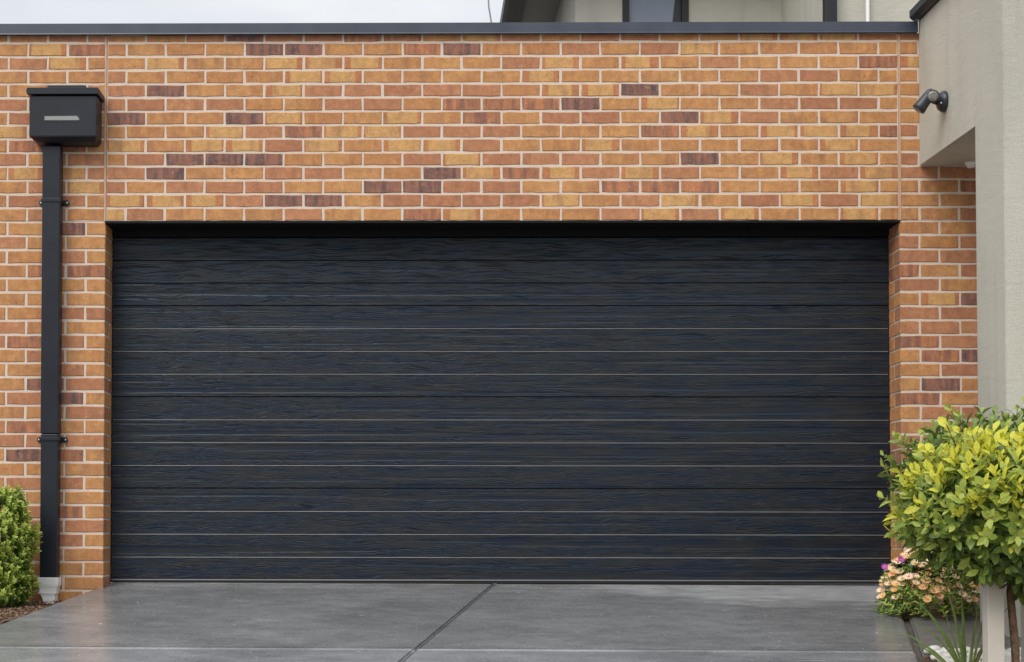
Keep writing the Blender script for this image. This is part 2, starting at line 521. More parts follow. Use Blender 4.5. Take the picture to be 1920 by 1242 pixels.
bm = bmesh.new()
ys = [1500, 40, 1.0, 0.3, -2.0, -5.0, -9.2, -40, -1500]
xs = [-1500, -60, -8, 0, 8, 60, 1500]
grid = [[bm.verts.new((x, y, rz(y) - 0.17)) for x in xs] for y in ys]
for i in range(len(ys) - 1):
    for j in range(len(xs) - 1):
        bm.faces.new((grid[i][j], grid[i][j + 1], grid[i + 1][j + 1], grid[i + 1][j]))
tag(obj('ground', finish(bm, 'ground', GROUND)), kind='structure')

K = 0.25                     # the drive's own joints lean by this much
def lx(x0, y):               # x on an oblique drive line that passes (x0, 0.235)
    return x0 + K * (y - 0.235)

def slab(name, corners, material, parent, dz=0.0, thick=0.12, nx=14):
    """corners: back-left, back-right, front-right, front-left as (x,y); top follows the slope"""
    bm = bmesh.new()
    top = [bm.verts.new((x, y, rz(y) + dz - 0.003 * (x + 1.9))) for x, y in corners]
    bot = [bm.verts.new((x, y, rz(y) + dz - thick)) for x, y in corners]
    f = bm.faces.new(top)
    bm.faces.new(bot[::-1])
    for i in range(4):
        bm.faces.new((top[i], bot[i], bot[(i + 1) % 4], top[(i + 1) % 4]))
    bmesh.ops.recalc_face_normals(bm, faces=bm.faces)
    bmesh.ops.bevel(bm, geom=list(f.edges), offset=0.011, segments=2, affect='EDGES')
    return obj(name, finish(bm, name, material), parent)

drive_bed = bmesh.new()
c = [(lx(-1.87, 0.3), 0.3), (lx(3.02, 0.3), 0.3), (lx(3.02, -9.0), -9.0), (lx(-1.87, -9.0), -9.0)]
v = [drive_bed.verts.new((x, y, rz(y) - 0.022 - 0.003 * (x + 1.9))) for x, y in c]
v2 = [drive_bed.verts.new((x, y, rz(y) - 0.15)) for x, y in c]
drive_bed.faces.new(v); drive_bed.faces.new(v2[::-1])
for i in range(4):
    drive_bed.faces.new((v[i], v2[i], v2[(i + 1) % 4], v[(i + 1) % 4]))
drive = tag(obj('driveway', finish(drive_bed, 'driveway', GRIT)), kind='structure')
YJ, G = -1.71, 0.004
for (a, b_) in ((-1.885, 0.500 - G), (0.500 + G, 2.972)):
    slab('slab', [(lx(a, 0.29), 0.29), (lx(b_, 0.29), 0.29), (lx(b_, YJ + 0.005), YJ + 0.005), (lx(a, YJ + 0.005), YJ + 0.005)], CONC, drive)
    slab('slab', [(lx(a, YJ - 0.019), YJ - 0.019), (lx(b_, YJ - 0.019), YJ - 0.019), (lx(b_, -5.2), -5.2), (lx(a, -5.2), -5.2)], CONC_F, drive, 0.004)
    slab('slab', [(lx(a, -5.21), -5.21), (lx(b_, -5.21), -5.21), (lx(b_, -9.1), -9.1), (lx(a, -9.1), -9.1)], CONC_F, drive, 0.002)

# paving strip to the right of the drive
pav = tag(obj('paving', box_mesh('paving', GRIT, 2.75, 4.6, -1.80, -0.82, -0.40, -0.36)), kind='structure')
slab('slab', [(lx(3.008, -0.80), -0.80), (3.9, -0.80), (3.9, -1.77), (lx(3.008, -1.77), -1.77)], PAVER, pav, 0.0, 0.14)
slab('slab', [(3.91, -0.80), (4.6, -0.80), (4.6, -1.77), (3.91, -1.77)], PAVER, pav, 0.0, 0.14)

# garden beds
def bed(name, poly, zf, n=26, bumpy=0.02):
    x0, x1 = min(p[0] for p in poly), max(p[0] for p in poly)
    y0, y1 = min(p[1] for p in poly), max(p[1] for p in poly)
    bm = bmesh.new()
    rows = []
    for j in range(n + 1):
        y = y1 + (y0 - y1) * j / n
        row = []
        a, b2 = poly_x(poly, y)
        for i in range(n + 1):
            x = a + (b2 - a) * i / n
            z = zf(x, y) + bumpy * noise.fractal(Vector((x * 7, y * 7, 3.1)), 0.7, 2.1, 4)
            row.append(bm.verts.new((x, y, z)))
        rows.append(row)
    for j in range(n):
        for i in range(n):
            bm.faces.new((rows[j][i], rows[j][i + 1], rows[j + 1][i + 1], rows[j + 1][i]))
    return tag(obj(name, finish(bm, name, SOIL, True)), kind='structure')
def poly_x(poly, y):
    (xa0, ya0), (xb0, _), (xb1, yb1), (xa1, _) = poly
    f = (y - ya0) / (yb1 - ya0)
    return xa0 + (xa1 - xa0) * f, xb0 + (xb1 - xb0) * f
soil_z = lambda x, y: -0.125 + 0.055 * min(y, 0) - 0.05 * max(0, -y - 1.1)
left_bed = bed('garden_bed', [(-4.2, 0.10), (lx(-1.882, 0.10), 0.10), (lx(-1.882, -2.4), -2.4), (-4.2, -2.4)], soil_z, 40)
right_bed = bed('garden_bed', [(lx(2.98, 0.15), 0.15), (4.6, 0.15), (4.6, -0.79), (lx(2.98, -0.79), -0.79)], lambda x, y: rz(y) - 0.03, 20)
pebble_floor = bed('pebble_bed', [(lx(3.0, -1.775), -1.775), (4.6, -1.775), (4.6, -4.4), (lx(3.0, -4.4), -4.4)], lambda x, y: rz(y) - 0.02, 26)

# ------------------------------------------------------------------ garage
garage = thing('brick_garage', 'brick garage front with wide dark sectional door and flat parapet roof', 'garage')
XL, XR = -1.901, 2.963                 # corners of the door opening
MOD = (XR - XL) / 20.0
Z0, PU, ZL, PLW = 3.321, 0.0853, 2.212, 0.0871
JT = 0.0115
DEP = 0.11
def row_z(r):
    """(bottom, top) of the bricks of course r, joint excluded"""
    if r == 0:
        return Z0 + JT / 2, 3.368
    if r <= 13:
        return Z0 - PU * r + JT / 2, Z0 - PU * (r - 1) - JT / 2
    return ZL - PLW * (r - 13) + JT / 2, ZL - PLW * (r - 14) - JT / 2

mesh_cache = {}
def brick_mesh(L, H, D, k, var):
    key = (round(L, 4), round(H, 4), round(D, 4), k, var)
    if key in mesh_cache:
        return mesh_cache[key]
    rg = random.Random(str(key))
    bm = bmesh.new()
    n = 4 if L > 0.15 else 2
    jt = 0.0022
    line = [(-L / 2 + L * i / n, -H / 2) for i in range(n + 1)] + [(L / 2 - L * i / n, H / 2) for i in range(n + 1)]
    outer, inner, back = [], [], []
    ch = 0.004
    for x, z in line:
        jx, jz = rg.uniform(-jt, jt), rg.uniform(-jt, jt)
        sx = 1 if x > L / 2 - 1e-6 else (-1 if x < -L / 2 + 1e-6 else 0)
        sz = 1 if z > 0 else -1
        outer.append(bm.verts.new((x + jx, -D / 2 + ch + rg.uniform(0, 0.001), z + jz)))
        inner.append(bm.verts.new((x - sx * ch + jx, -D / 2 + rg.uniform(-0.0006, 0.0006), z - sz * ch + jz)))
        back.append(bm.verts.new((x, D / 2, z)))
    m_ = len(line)
    for i in range(m_):
        j = (i + 1) % m_
        bm.faces.new((back[i], back[j], outer[j], outer[i]))
        bm.faces.new((outer[i], outer[j], inner[j], inner[i]))
    for i in range(n):
        bm.faces.new((inner[i], inner[i + 1], inner[m_ - 2 - i], inner[m_ - 1 - i]))
    me = finish(bm, 'brick', BM[k])
    mesh_cache[key] = me
    return me

def put_brick(parent, x0, x1, r, k, y0=0.0, dep=DEP, full=True):
    z0, z1 = row_z(r)
    L, H = x1 - x0, z1 - z0
    var = random.randrange(5)
    o = obj('brick', brick_mesh(L, H, dep, k, var), parent, ((x0 + x1) / 2, y0 + dep / 2 + random.uniform(-0.0012, 0.0012), (z0 + z1) / 2 + random.uniform(-0.0012, 0.0012)))
    o.rotation_euler = (0, random.uniform(-0.004, 0.004), 0)
    return o

def core(name, parts):
    bm = bmesh.new()
    for p in parts:
        add_box(bm, *p)
    return finish(bm, name, MORTAR)

ZBOT = -0.30
REC = 0.0032
wall_c = obj('wall', core('wall', [(XL + 0.004, XR - 0.003, REC, 0.235, ZL + 0.0055, 3.37)]), garage)
wall_l = obj('wall', core('wall', [(-4.6, XL - 0.0125, REC, 0.235, ZL + 0.004, 3.37), (-4.6, XL - REC, REC, 0.232, ZBOT, ZL + 0.002)]), garage)
wall_r = obj('wall', core('wall', [(XR + 0.0125, 4.6, REC, 0.235, ZL + 0.004, 3.37), (XR + REC, 4.6, REC, 0.232, ZBOT, ZL + 0.002)]), garage)
tag(wall_c, 'brick panel above the garage door')
tag(wall_l, 'brick pier left of the garage door')
tag(wall_r, 'brick pier right of the garage door')

CENTRE = [   # one letter per brick; odd rows start and end on a half brick
 'OORDRRMMOYRORROOYYYR', 'OOOODDOOMDOORORYOOOOO', 'OYOOYYYOOORYOYOROOOM', 'ROOOOYYOOOOYOOOOORROO', 'RDOOYRRRRROYYDOOROYY',
 'RRRROORROMMMDOYOORRRO', 'DOODYOOYOMORROD'+'YROOO', 'OOOYRMYYRRROOOMYOYYYM', 'YOYYRYOYYROOYOOOOOYO', 'ORDDDOOORYRRROODOYOYO',
 'RDOORROODYMYRYROOYRY', 'RORRROODDRROOMMMOOOYO', 'YYYRDDORRRRYORYORYRY', 'YROOOROOMYOOORYRYOOYO']
g = JT / 2
for r, s in enumerate(CENTRE):
    if r % 2 == 0:
        for i, k in enumerate(s[:20]):
            a = XL + MOD * i + (g if i else 0.006)
            b_ = XL + MOD * (i + 1) - (g if i < 19 else 0.006)
            put_brick(wall_c, a, b_, r, k)
    else:
        e = [XL + 0.001] + [XL + MOD * (0.5 + i) for i in range(20)] + [XR - 0.001]
        for i in range(21):
            put_brick(wall_c, e[i] + g, e[i + 1] - g, r, s[i])

# left pier: columns from the corner leftwards
LEFTU = ['ORRR', 'OYM', 'RRYO', 'OOO', 'OOOO', 'RRR', 'ORRO', 'YOR', 'OMMO', 'ROR', 'OYOR', 'ORY', 'ORRO', 'ORO']
LEFTL = ['OODO', 'ROO', 'OORO', 'OMM', 'OOOO', 'OOO', 'OORR', 'ROO', 'RMRO', 'ORO', 'OORO', 'ODR', 'ORDO', 'OOR', 'OMOO', 'RRR', 'ODMO', 'OOO',
         'ORRO', 'ROO', 'RRMO', 'RRR', 'RRRO', 'RRO', 'OOOO', 'OOO', 'OROO', 'OOR', 'ROOO']
def left_row(r, s):
    low = r >= 14
    xr = XL - (0.0 if low else 0.011)
    extra = ''.join(random.choice('OOORRYM') for _ in range(3))
    ks = (extra + s)[::-1]
    if r % 2 == 0:                        # half brick at the corner
        e = [xr, XL - MOD / 2] + [XL - MOD * (0.5 + i) for i in range(1, 8)]
    else:
        e = [xr] + [XL - MOD * i for i in range(1, 8)]
    for i, k in enumerate(ks):
        if i + 1 >= len(e):
            break
        b_, a = e[i] - (g if i else 0.0), e[i + 1] + g
        if i == 0 and low:
            if r % 2 == 0:                # header face in front, stretcher face in the reveal
                put_brick(wall_l, a, b_, r, k, 0.0, 0.230)
            else:
                put_brick(wall_l, a, b_, r, k)
                put_brick(wall_l, XL - DEP, XL, r, random.choice('OOORM'), 0.120, 0.111)
        else:
            put_brick(wall_l, a, b_, r, k)
for r, s in enumerate(LEFTU): left_row(r, s)
for i, s in enumerate(LEFTL): left_row(14 + i, s)

RIGHTU = ['RO', 'OOO', 'YO', 'OOR', 'OO', 'ORO', 'OR', 'ROO', 'OR', 'RRO', 'RRO', 'OOMR', 'OOR', 'OORO']
RIGHTL = ['OOO', 'ROR', 'RRO', 'MOR', 'ROO', 'OYDO', 'RRO', 'RRRO', 'MRO', 'OMDR', 'ORO', 'ODOR', 'MOR', 'ORRO', 'ORO', 'ROO', 'RRO', 'OOR', 'ROO', 'OMO', 'OOR',
          'RRO', 'OOO', 'ORR', 'ROO', 'ORO', 'OOO', 'ROR', 'OOO']
def right_row(r, s):
    low = r >= 14
    xl = XR + (0.0 if low else 0.011)
    ks = s + ''.join(random.choice('OOORRYM') for _ in range(6))
    if r % 2 == 0:
        e = [xl] + [XR + MOD * i for i in range(1, 7)]
    else:
        e = [xl, XR + MOD / 2] + [XR + MOD * (0.5 + i) for i in range(1, 7)]
    for i, k in enumerate(ks):
        if i + 1 >= len(e) or (r < 8 and i > 1) or e[i] > 4.2:
            break
        a, b_ = e[i] + (g if i else 0.0), e[i + 1] - g
        if i == 0 and low:
            if r % 2 == 1:
                put_brick(wall_r, a, b_, r, k, 0.0, 0.230)
            else:
                put_brick(wall_r, a, b_, r, k)
                put_brick(wall_r, XR, XR + DEP, r, random.choice('OOORM'), 0.120, 0.111)
        else:
            put_brick(wall_r, a, b_, r, k)
for r, s in enumerate(RIGHTU): right_row(r, s)
for i, s in enumerate(RIGHTL): right_row(14 + i, s)

for x in (XL - 0.0055, XR + 0.0055):
    bm = bmesh.new()
    add_box(bm, x - 0.0068, x + 0.0068, -0.0015, 0.10, ZL + 0.003, 3.366, 0.002)
    obj('control_joint', finish(bm, 'control_joint', SEALANT), garage)

# parapet capping: folded sheet with a drip edge
bm = bmesh.new()
prof = [(-0.028, 3.368), (-0.034, 3.364), (-0.032, 3.372), (-0.030, 3.432), (0.12, 3.440), (0.265, 3.446), (0.265, 3.36), (0.24, 3.369)]
add_prism(bm, prof, 'x', -4.7, 3.076)
me = finish(bm, 'parapet_capping', CAPMAT)
obj('parapet_capping', me, garage)
obj('roof', box_mesh('roof', CHARCOAL, -4.6, 4.6, 0.24, 6.5, 3.05, 3.15), garage)

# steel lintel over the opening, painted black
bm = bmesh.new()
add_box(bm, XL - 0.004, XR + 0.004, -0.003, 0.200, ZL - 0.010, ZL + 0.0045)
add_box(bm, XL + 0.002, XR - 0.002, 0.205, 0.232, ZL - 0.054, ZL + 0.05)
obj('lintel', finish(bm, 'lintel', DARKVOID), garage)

# sectional door
YD = 0.215
DX0, DX1 = XL + 0.006, XR - 0.006
door = obj('garage_door', box_mesh('garage_door', BLACK, XL - 0.03, XR + 0.03, YD + 0.034, YD + 0.07, -0.01, 2.22), garage)
tag(door, 'navy black sectional door with embossed wood grain')
SP = 0.1432
# heights of the grooves, from the ground up; section joints every fourth
grooves = [0.012 + 0.137 + SP * i for i in range(0, 15)]
edges = [0.012] + grooves
section = {4, 8, 12}
grooveless = []
for i in range(15):
    z0, z1 = edges[i], edges[i + 1]
    low_joint = i in section
    if low_joint:
        z0 += 0.0014
    if (i + 1) in section:
        z1 -= 0.001
    top_joint = (i + 1) in section
    H = z1 - z0
    y = YD
    # profile (y,z): shallow rounded lower edge, sky-catching bevel on top
    bev = (0.0065 if i < 11 else 0.0045) if not top_joint else 0.002
    lowb = 0.003
    prof = [(y + 0.030, z0 + 0.0006), (y + 0.006, z0 + 0.0006), (y + 0.0015, z0 + 0.0015), (y, z0 + lowb + 0.001),
            (y, z1 - bev), (y + 0.0012, z1 - bev + 0.0012), (y + 0.009 if (not top_joint and i < 11) else y + 0.004, z1 - 0.0010), (y + 0.030, z1 - 0.0010)]
    bm = bmesh.new()
    add_prism(bm, [(p[0], p[1] - (z0 + z1) / 2) for p in prof], 'x', DX0, DX1)
    obj('slat', finish(bm, 'slat', DOORMAT), door, (0, 0, (z0 + z1) / 2))
for i in range(1, 12):           # added pale strip, standing in for the sky glint along each lower groove
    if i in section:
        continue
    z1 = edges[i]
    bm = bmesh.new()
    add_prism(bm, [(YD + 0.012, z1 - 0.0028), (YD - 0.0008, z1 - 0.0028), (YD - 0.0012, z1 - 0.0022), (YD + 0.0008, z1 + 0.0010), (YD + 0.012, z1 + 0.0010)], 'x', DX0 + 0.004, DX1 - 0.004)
    obj('groove_glint', finish(bm, 'groove_glint', GLINT), door)
bm = bmesh.new()
add_box(bm, DX0, DX1, YD - 0.002, YD + 0.03, 0.004, 0.0115)
obj('bottom_rail', finish(bm, 'bottom_rail', ALU), door)
bm = bmesh.new()
add_box(bm, DX0 + 0.01, DX1 - 0.01, YD + 0.004, YD + 0.026, -0.012, 0.0035)
obj('bottom_seal', finish(bm, 'bottom_seal', RUBBER), door)

# ------------------------------------------------------------------ rainwater head and downpipe
dp = thing('downpipe', 'black square downpipe with rainwater head on the left brick pier', 'downpipe', (-2.217, 0, -0.13))
dpl = Vector((-2.217, 0, -0.13))
def dobj(name, bm, mt, parent=dp, smooth=False):
    for vv in bm.verts:
        vv.co -= dpl
    return obj(name, finish(bm, name, mt, smooth), parent)
bm = bmesh.new()       # box with a tapering underside
front, back = -0.165, -0.004
xa, xb = -2.335, -1.928
tz, bz, uz = 2.945, 2.700, 2.672
pts = {}
def ring(z, x0, x1, y0, y1):
    return [bm.verts.new(p) for p in ((x0, y0, z), (x1, y0, z), (x1, y1, z), (x0, y1, z))]
r1 = ring(tz, xa, xb, front, back)
r2 = ring(bz, xa, xb, front, back)
r3 = ring(uz, xa + 0.045, xb - 0.02, front + 0.045, back)
bm.faces.new(r1)
for a, b_ in ((r1, r2), (r2, r3)):
    for i in range(4):
        bm.faces.new((a[i], a[(i + 1) % 4], b_[(i + 1) % 4], b_[i]))
bm.faces.new(r3[::-1])
bmesh.ops.bevel(bm, geom=[e for e in bm.edges], offset=0.003, segments=2, affect='EDGES')
head = dobj('rain_head', bm, BLACKMETAL)
bm = bmesh.new()       # folded lid with a rim that overhangs
add_prism(bm, [(xa - 0.012, 2.952), (xa - 0.016, 2.962), (xa - 0.016, 2.984), (xa - 0.010, 2.992), (xb + 0.010, 2.992), (xb + 0.016, 2.984), (xb + 0.016, 2.962), (xb + 0.012, 2.952)], 'y', -0.182, -0.003)
bmesh.ops.bevel(bm, geom=[e for e in bm.edges], offset=0.002, segments=1, affect='EDGES')
dobj('lid', bm, BLACKMETAL, head)
bm = bmesh.new()
add_box(bm, -2.262, -2.025, -0.025, -0.002, 3.00, 3.052, 0.002)
dobj('back_plate', bm, BLACK, head)
bm = bmesh.new()       # overflow slot: dark frame, pale baffle inside with a slanted end
add_box(bm, -2.249, -2.022, -0.1665, -0.1600, 2.786, 2.826)
dobj('overflow_slot', bm, BLACK, head)
bm = bmesh.new()
add_prism(bm, [(-2.242, 2.796), (-2.036, 2.796), (-2.030, 2.803), (-2.046, 2.822), (-2.242, 2.820)], 'y', -0.1685, -0.1667)
dobj('overflow_baffle', bm, SLOTGREY, head)
bm = bmesh.new()
add_box(bm, -2.272, -2.162, -0.092, -0.012, 0.90, 2.66, 0.006)
pipe = dobj('pipe', bm, BLACKMETAL)
bm = bmesh.new()
add_box(bm, -2.270, -2.164, -0.090, -0.014, 0.02, 0.898, 0.006)
dobj('pipe', bm, BLACKMETAL)
for z in (2.326, 0.868):
    bm = bmesh.new()
    add_box(bm, -2.277, -2.157, -0.0965, -0.006, z - 0.011, z + 0.011, 0.002)
    add_prism(bm, [(-2.310 + 0.008, z - 0.016), (-2.310, z - 0.006), (-2.310, z + 0.006), (-2.310 + 0.008, z + 0.016), (-2.124 - 0.008, z + 0.016), (-2.124, z + 0.006), (-2.124, z - 0.006), (-2.124 - 0.008, z - 0.016)], 'y', -0.012, -0.003)
    br = dobj('bracket', bm, BLACKMETAL)
    for x in (-2.298, -2.136):
        bm = bmesh.new()
        add_lathe(bm, (x, -0.012, z), (0, -1, 0), [(0.006, 0), (0.006, 0.003), (0.003, 0.005)], 10)
        dobj('screw', bm, BRIGHT, br)
bm = bmesh.new()       # white plastic socket and shoe at the foot
def loft(secs):
    rings = []
    for (x0, x1, y0, y1, z, tilt) in secs:
        rings.append([bm.verts.new(p) for p in ((x0, y0, z - tilt), (x1, y0, z + tilt * 0), (x1, y1, z), (x0, y1, z - tilt))])
    for a, b_ in zip(rings, rings[1:]):
        for i in range(4):
            bm.faces.new((a[i], a[(i + 1) % 4], b_[(i + 1) % 4], b_[i]))
    bm.faces.new(rings[0]); bm.faces.new(rings[-1][::-1])
loft([(-2.282, -2.156, -0.100, -0.006, 0.028, 0), (-2.282, -2.156, -0.100, -0.006, -0.018, 0), (-2.270, -2.166, -0.096, -0.008, -0.040, 0), (-2.270, -2.170, -0.096, -0.008, -0.058, 0)])
bmesh.ops.bevel(bm, geom=[e for e in bm.edges], offset=0.004, segments=2, affect='EDGES')
shoe = dobj('outlet_shoe', bm, PVC, dp, False)
bm = bmesh.new()
loft([(-2.275, -2.168, -0.101, -0.006, -0.0575, 0), (-2.275, -2.168, -0.101, -0.006, -0.072, 0), (-2.262, -2.176, -0.097, -0.008, -0.076, 0), (-2.240, -2.176, -0.104, -0.010, -0.145, -0.02)])
bmesh.ops.bevel(bm, geom=[e for e in bm.edges], offset=0.003, segments=2, affect='EDGES')
dobj('spout', bm, PVC, shoe)

# ------------------------------------------------------------------ rendered house
house = thing('rendered_house', 'beige rendered two storey house with porch pillar beside the garage', 'house', (3.3, 0, 0))
hl = Vector((3.3, 0, 0))
def hobj(name, bm, mt, parent=house):
    for vv in bm.verts:
        vv.co -= hl
    return obj(name, finish(bm, name, mt), parent)
XS = 3.087
bm = bmesh.new()       # porch side: pillar and the beam over the opening as one rendered piece
poly = [(-0.004, 3.44), (-0.004, 2.548), (-0.95, 2.548), (-0.95, -0.45), (-1.354, -0.45), (-1.354, 3.44)]
add_prism(bm, poly, 'x', XS, XS + 0.42)
bmesh.ops.bevel(bm, geom=[e for e in bm.edges], offset=0.004, segments=2, affect='EDGES')
pil = hobj('porch_wall', bm, STUCCO)
bm = bmesh.new()
add_box(bm, XS + 0.425, 6.5, -1.30, -0.008, 2.552, 3.44)
hobj('porch_ceiling', bm, STUCCO)
bm = bmesh.new()
add_prism(bm, [(XS - 0.054, 3.462), (XS - 0.054, 3.505), (XS + 0.46, 3.52), (XS + 0.46, 3.44), (XS - 0.03, 3.442)], 'y', -1.40, -0.002)
hobj('porch_capping', bm, CHARCOAL)
bm = bmesh.new()
add_box(bm, XS - 0.028, XS + 0.003, -0.05, -0.004, 3.437, 3.462)
hobj('porch_flashing', bm, ALU)
bm = bmesh.new()
add_lathe(bm, (3.365, -0.10, 2.547), (0, 0, -1), [(0.036, 0), (0.036, 0.010), (0.026, 0.016), (0.024, 0.03)], 16)
hobj('porch_lamp', bm, PVC)

# upper storey
Y1, Y2, YB = 3.0, 1.687, 8.0
X1, X2 = 1.30, 2.962
ZW0, ZS = 3.10, 5.06
bm = bmesh.new()
wx0, wx1, wz0, wz1 = 1.679, 2.213, 3.75, 4.95
for (x0, x1, z0, z1) in ((X1, wx0, ZW0, ZS), (wx1, X2, ZW0, ZS), (wx0, wx1, ZW0, wz0), (wx0, wx1, wz1, ZS)):
    add_box(bm, x0, x1, Y1, Y1 + 0.12, z0, z1)
up_f = hobj('upper_wall', bm, STUCCO)
bm = bmesh.new()
add_box(bm, X1, X1 + 0.12, Y1 + 0.122, YB, ZW0, ZS)
hobj('upper_wall', bm, STUCCO)
bm = bmesh.new()
add_box(bm, X2, 6.5, Y2, Y2 + 0.12, ZW0, ZS)
add_box(bm, X2, X2 + 0.12, Y2 + 0.122, Y1 + 0.122, ZW0, ZS)
hobj('upper_wall', bm, STUCCO)
bm = bmesh.new()       # window
fw = 0.055
for (x0, x1, z0, z1) in ((wx0, wx0 + fw, wz0, wz1), (wx1 - fw, wx1, wz0, wz1), (wx0 + fw, wx1 - fw, wz0, wz0 + fw), (wx0 + fw, wx1 - fw, wz1 - fw, wz1)):
    add_box(bm, x0, x1, Y1 - 0.012, Y1 + 0.07, z0, z1)
win = hobj('window', bm, BLACK)
def pane_mat():
    mm, t, b = mat('window_pane')
    p = world_pos(t)
    n = noise_tex(t, p, 2.0, 3)
    c = mixc(t, 'MIX', n, lin(118, 128, 146), lin(134, 142, 158))
    t.links.new(c, b.inputs['Base Color'])
    b.inputs['Roughness'].default_value = 0.12
    b.inputs['Specular IOR Level'].default_value = 0.6
    return mm
PANE = pane_mat()
bm = bmesh.new()
add_box(bm, wx0 + fw, wx1 - fw, Y1 + 0.03, Y1 + 0.038, wz0 + fw, wz1 - fw)
w2 = hobj('pane', bm, PANE, win)
bm = bmesh.new()       # dark wedge over the right side of the pane
add_prism(bm, [(wx1 - fw - 0.14, wz0 + fw), (wx1 - fw - 0.002, wz0 + fw), (wx1 - fw - 0.002, wz1 - fw), (wx1 - fw - 0.02, wz1 - fw)], 'y', Y1 + 0.024, Y1 + 0.0285)
hobj('pane_wedge', bm, CHARCOAL, win)
# eave running back from the front corner
bm = bmesh.new()
add_box(bm, 0.985, X1 + 0.02, 2.5, YB, ZS + 0.002, ZS + 0.02)
add_box(bm, X1 + 0.022, 6.5, 2.5, Y1 + 0.2, ZS + 0.002, ZS + 0.02)
hobj('soffit', bm, simple('soffit_grey', lin(150, 148, 142), 0.8))
bm = bmesh.new()
add_prism(bm, [(0.80, 5.13), (0.80, 5.02), (0.83, 4.995), (0.90, 4.995), (0.905, 5.02), (0.983, 5.02), (0.983, 5.13)], 'y', 2.38, YB)
gut = hobj('gutter', bm, BLACK)
bm = bmesh.new()
v = [bm.verts.new(p) for p in ((0.82, 2.4, 5.132), (6.5, 2.4, 5.132), (6.5, YB, 5.132), (0.82, YB, 5.132), (2.4, 4.6, 6.0), (6.5, 4.6, 6.0), (6.5, 6.0, 6.0), (2.4, 6.0, 6.0))]
for f in ((3, 2, 1, 0), (4, 5, 6, 7), (0, 1, 5, 4), (1, 2, 6, 5), (2, 3, 7, 6), (3, 0, 4, 7)):
    bm.faces.new([v[i] for i in f])
hobj('roof', bm, CHARCOAL)
bm = bmesh.new()
add_box(bm, 2.945, 3.030, Y2 - 0.09, Y2 - 0.005, 3.14, 5.05, 0.006)
hobj('corner_post', bm, BLACK)
bm = bmesh.new()
add_lathe(bm, (3.262, Y2 - 0.035, 3.13), (0, 0, 1), [(0.014, 0), (0.014, 1.9)], 14)
hobj('vent_pipe', bm, PVC)
# thin aerial mast beyond the roof
bm = bmesh.new()
add_tube(bm, [(0.672, 4.0, 3.16), (0.667, 4.0, 4.78), (0.645, 4.0, 4.92), (0.63, 4.0, 5.6)], 0.0065, 8)
bm2 = bmesh.new()
mast = tag(obj('aerial_mast', finish(bm, 'aerial_mast', ALU, True)), 'thin grey mast rising behind the parapet left of the eave', 'mast')
bm2 = bmesh.new()
add_tube(bm2, [(0.66, 4.0, 4.74), (0.72, 4.0, 4.715), (0.78, 4.0, 4.73), (0.81, 4.0, 4.76)], 0.004, 6)
obj('cable', finish(bm2, 'cable', ALU, True), mast)

# ------------------------------------------------------------------ security light on the rendered wall
sl = thing('security_light', 'black twin head security floodlight on the beige porch wall', 'floodlight', (XS, -0.466, 2.815))
slo = Vector((XS, -0.466, 2.815))
def sobj(name, bm, mt, parent=sl, smooth=True):
    for vv in bm.verts:
        vv.co -= slo
    me = finish(bm, name, mt, smooth)
    return obj(name, me, parent)
PLASTIC = simple('dark_plastic', lin(44, 48, 55), 0.38, var=0.1)
bm = bmesh.new()
add_lathe(bm, (XS - 0.0005, -0.466, 2.815), (-1, 0, 0), [(0.060, 0), (0.062, 0.006), (0.058, 0.022), (0.046, 0.036), (0.026, 0.046), (0.012, 0.048)], 28)
base = sobj('base', bm, PLASTIC)
bm = bmesh.new()
add_lathe(bm, (XS - 0.034, -0.505, 2.795), (-0.7, -0.7, 0), [(0.006, 0), (0.006, 0.006), (0.003, 0.009)], 10)
sobj('sensor', bm, BRIGHT, base)
bm = bmesh.new()
add_tube(bm, [(XS - 0.040, -0.466, 2.815), (XS - 0.066, -0.476, 2.812), (XS - 0.09, -0.49, 2.822)], [0.022, 0.015, 0.018], 12)
sobj('arm', bm, PLASTIC)
def lamp(origin, d, R0, Ln):
    bm = bmesh.new()
    o_ = Vector(origin); d = Vector(d).normalized()
    add_lathe(bm, o_ - d * Ln, d, [(R0 * 0.5, 0), (R0 * 0.78, Ln * 0.10), (R0 * 0.9, Ln * 0.35), (R0, Ln * 0.75), (R0 * 1.08, Ln * 0.85), (R0 * 1.08, Ln), (R0 * 0.95, Ln + 0.001)], 26)
    h = sobj('lamp_head', bm, PLASTIC)
    mm, t, b = mat('lamp_lens') if 'lamp_lens' not in bpy.data.materials else (bpy.data.materials['lamp_lens'], None, None)
    if t:
        vv = N(t, 'ShaderNodeTexVoronoi'); vv.inputs['Scale'].default_value = 90
        t.links.new(world_pos(t), vv.inputs['Vector'])
        t.links.new(mixc(t, 'MIX', vv.outputs['Distance'], lin(84, 84, 78), lin(150, 150, 142)), b.inputs['Base Color'])
        b.inputs['Roughness'].default_value = 0.12
    bm = bmesh.new()
    add_lathe(bm, o_ - d * 0.001, d, [(R0 * 0.9, 0), (R0 * 0.88, 0.004), (R0 * 0.6, 0.008), (R0 * 0.2, 0.0095)], 24)
    sobj('lens', bm, mm, h)
lamp((2.988, -0.555, 2.822), (-0.10, -1, -0.10), 0.034, 0.085)
lamp((2.917, -0.505, 2.755), (-0.58, 0.22, -0.80), 0.036, 0.135)

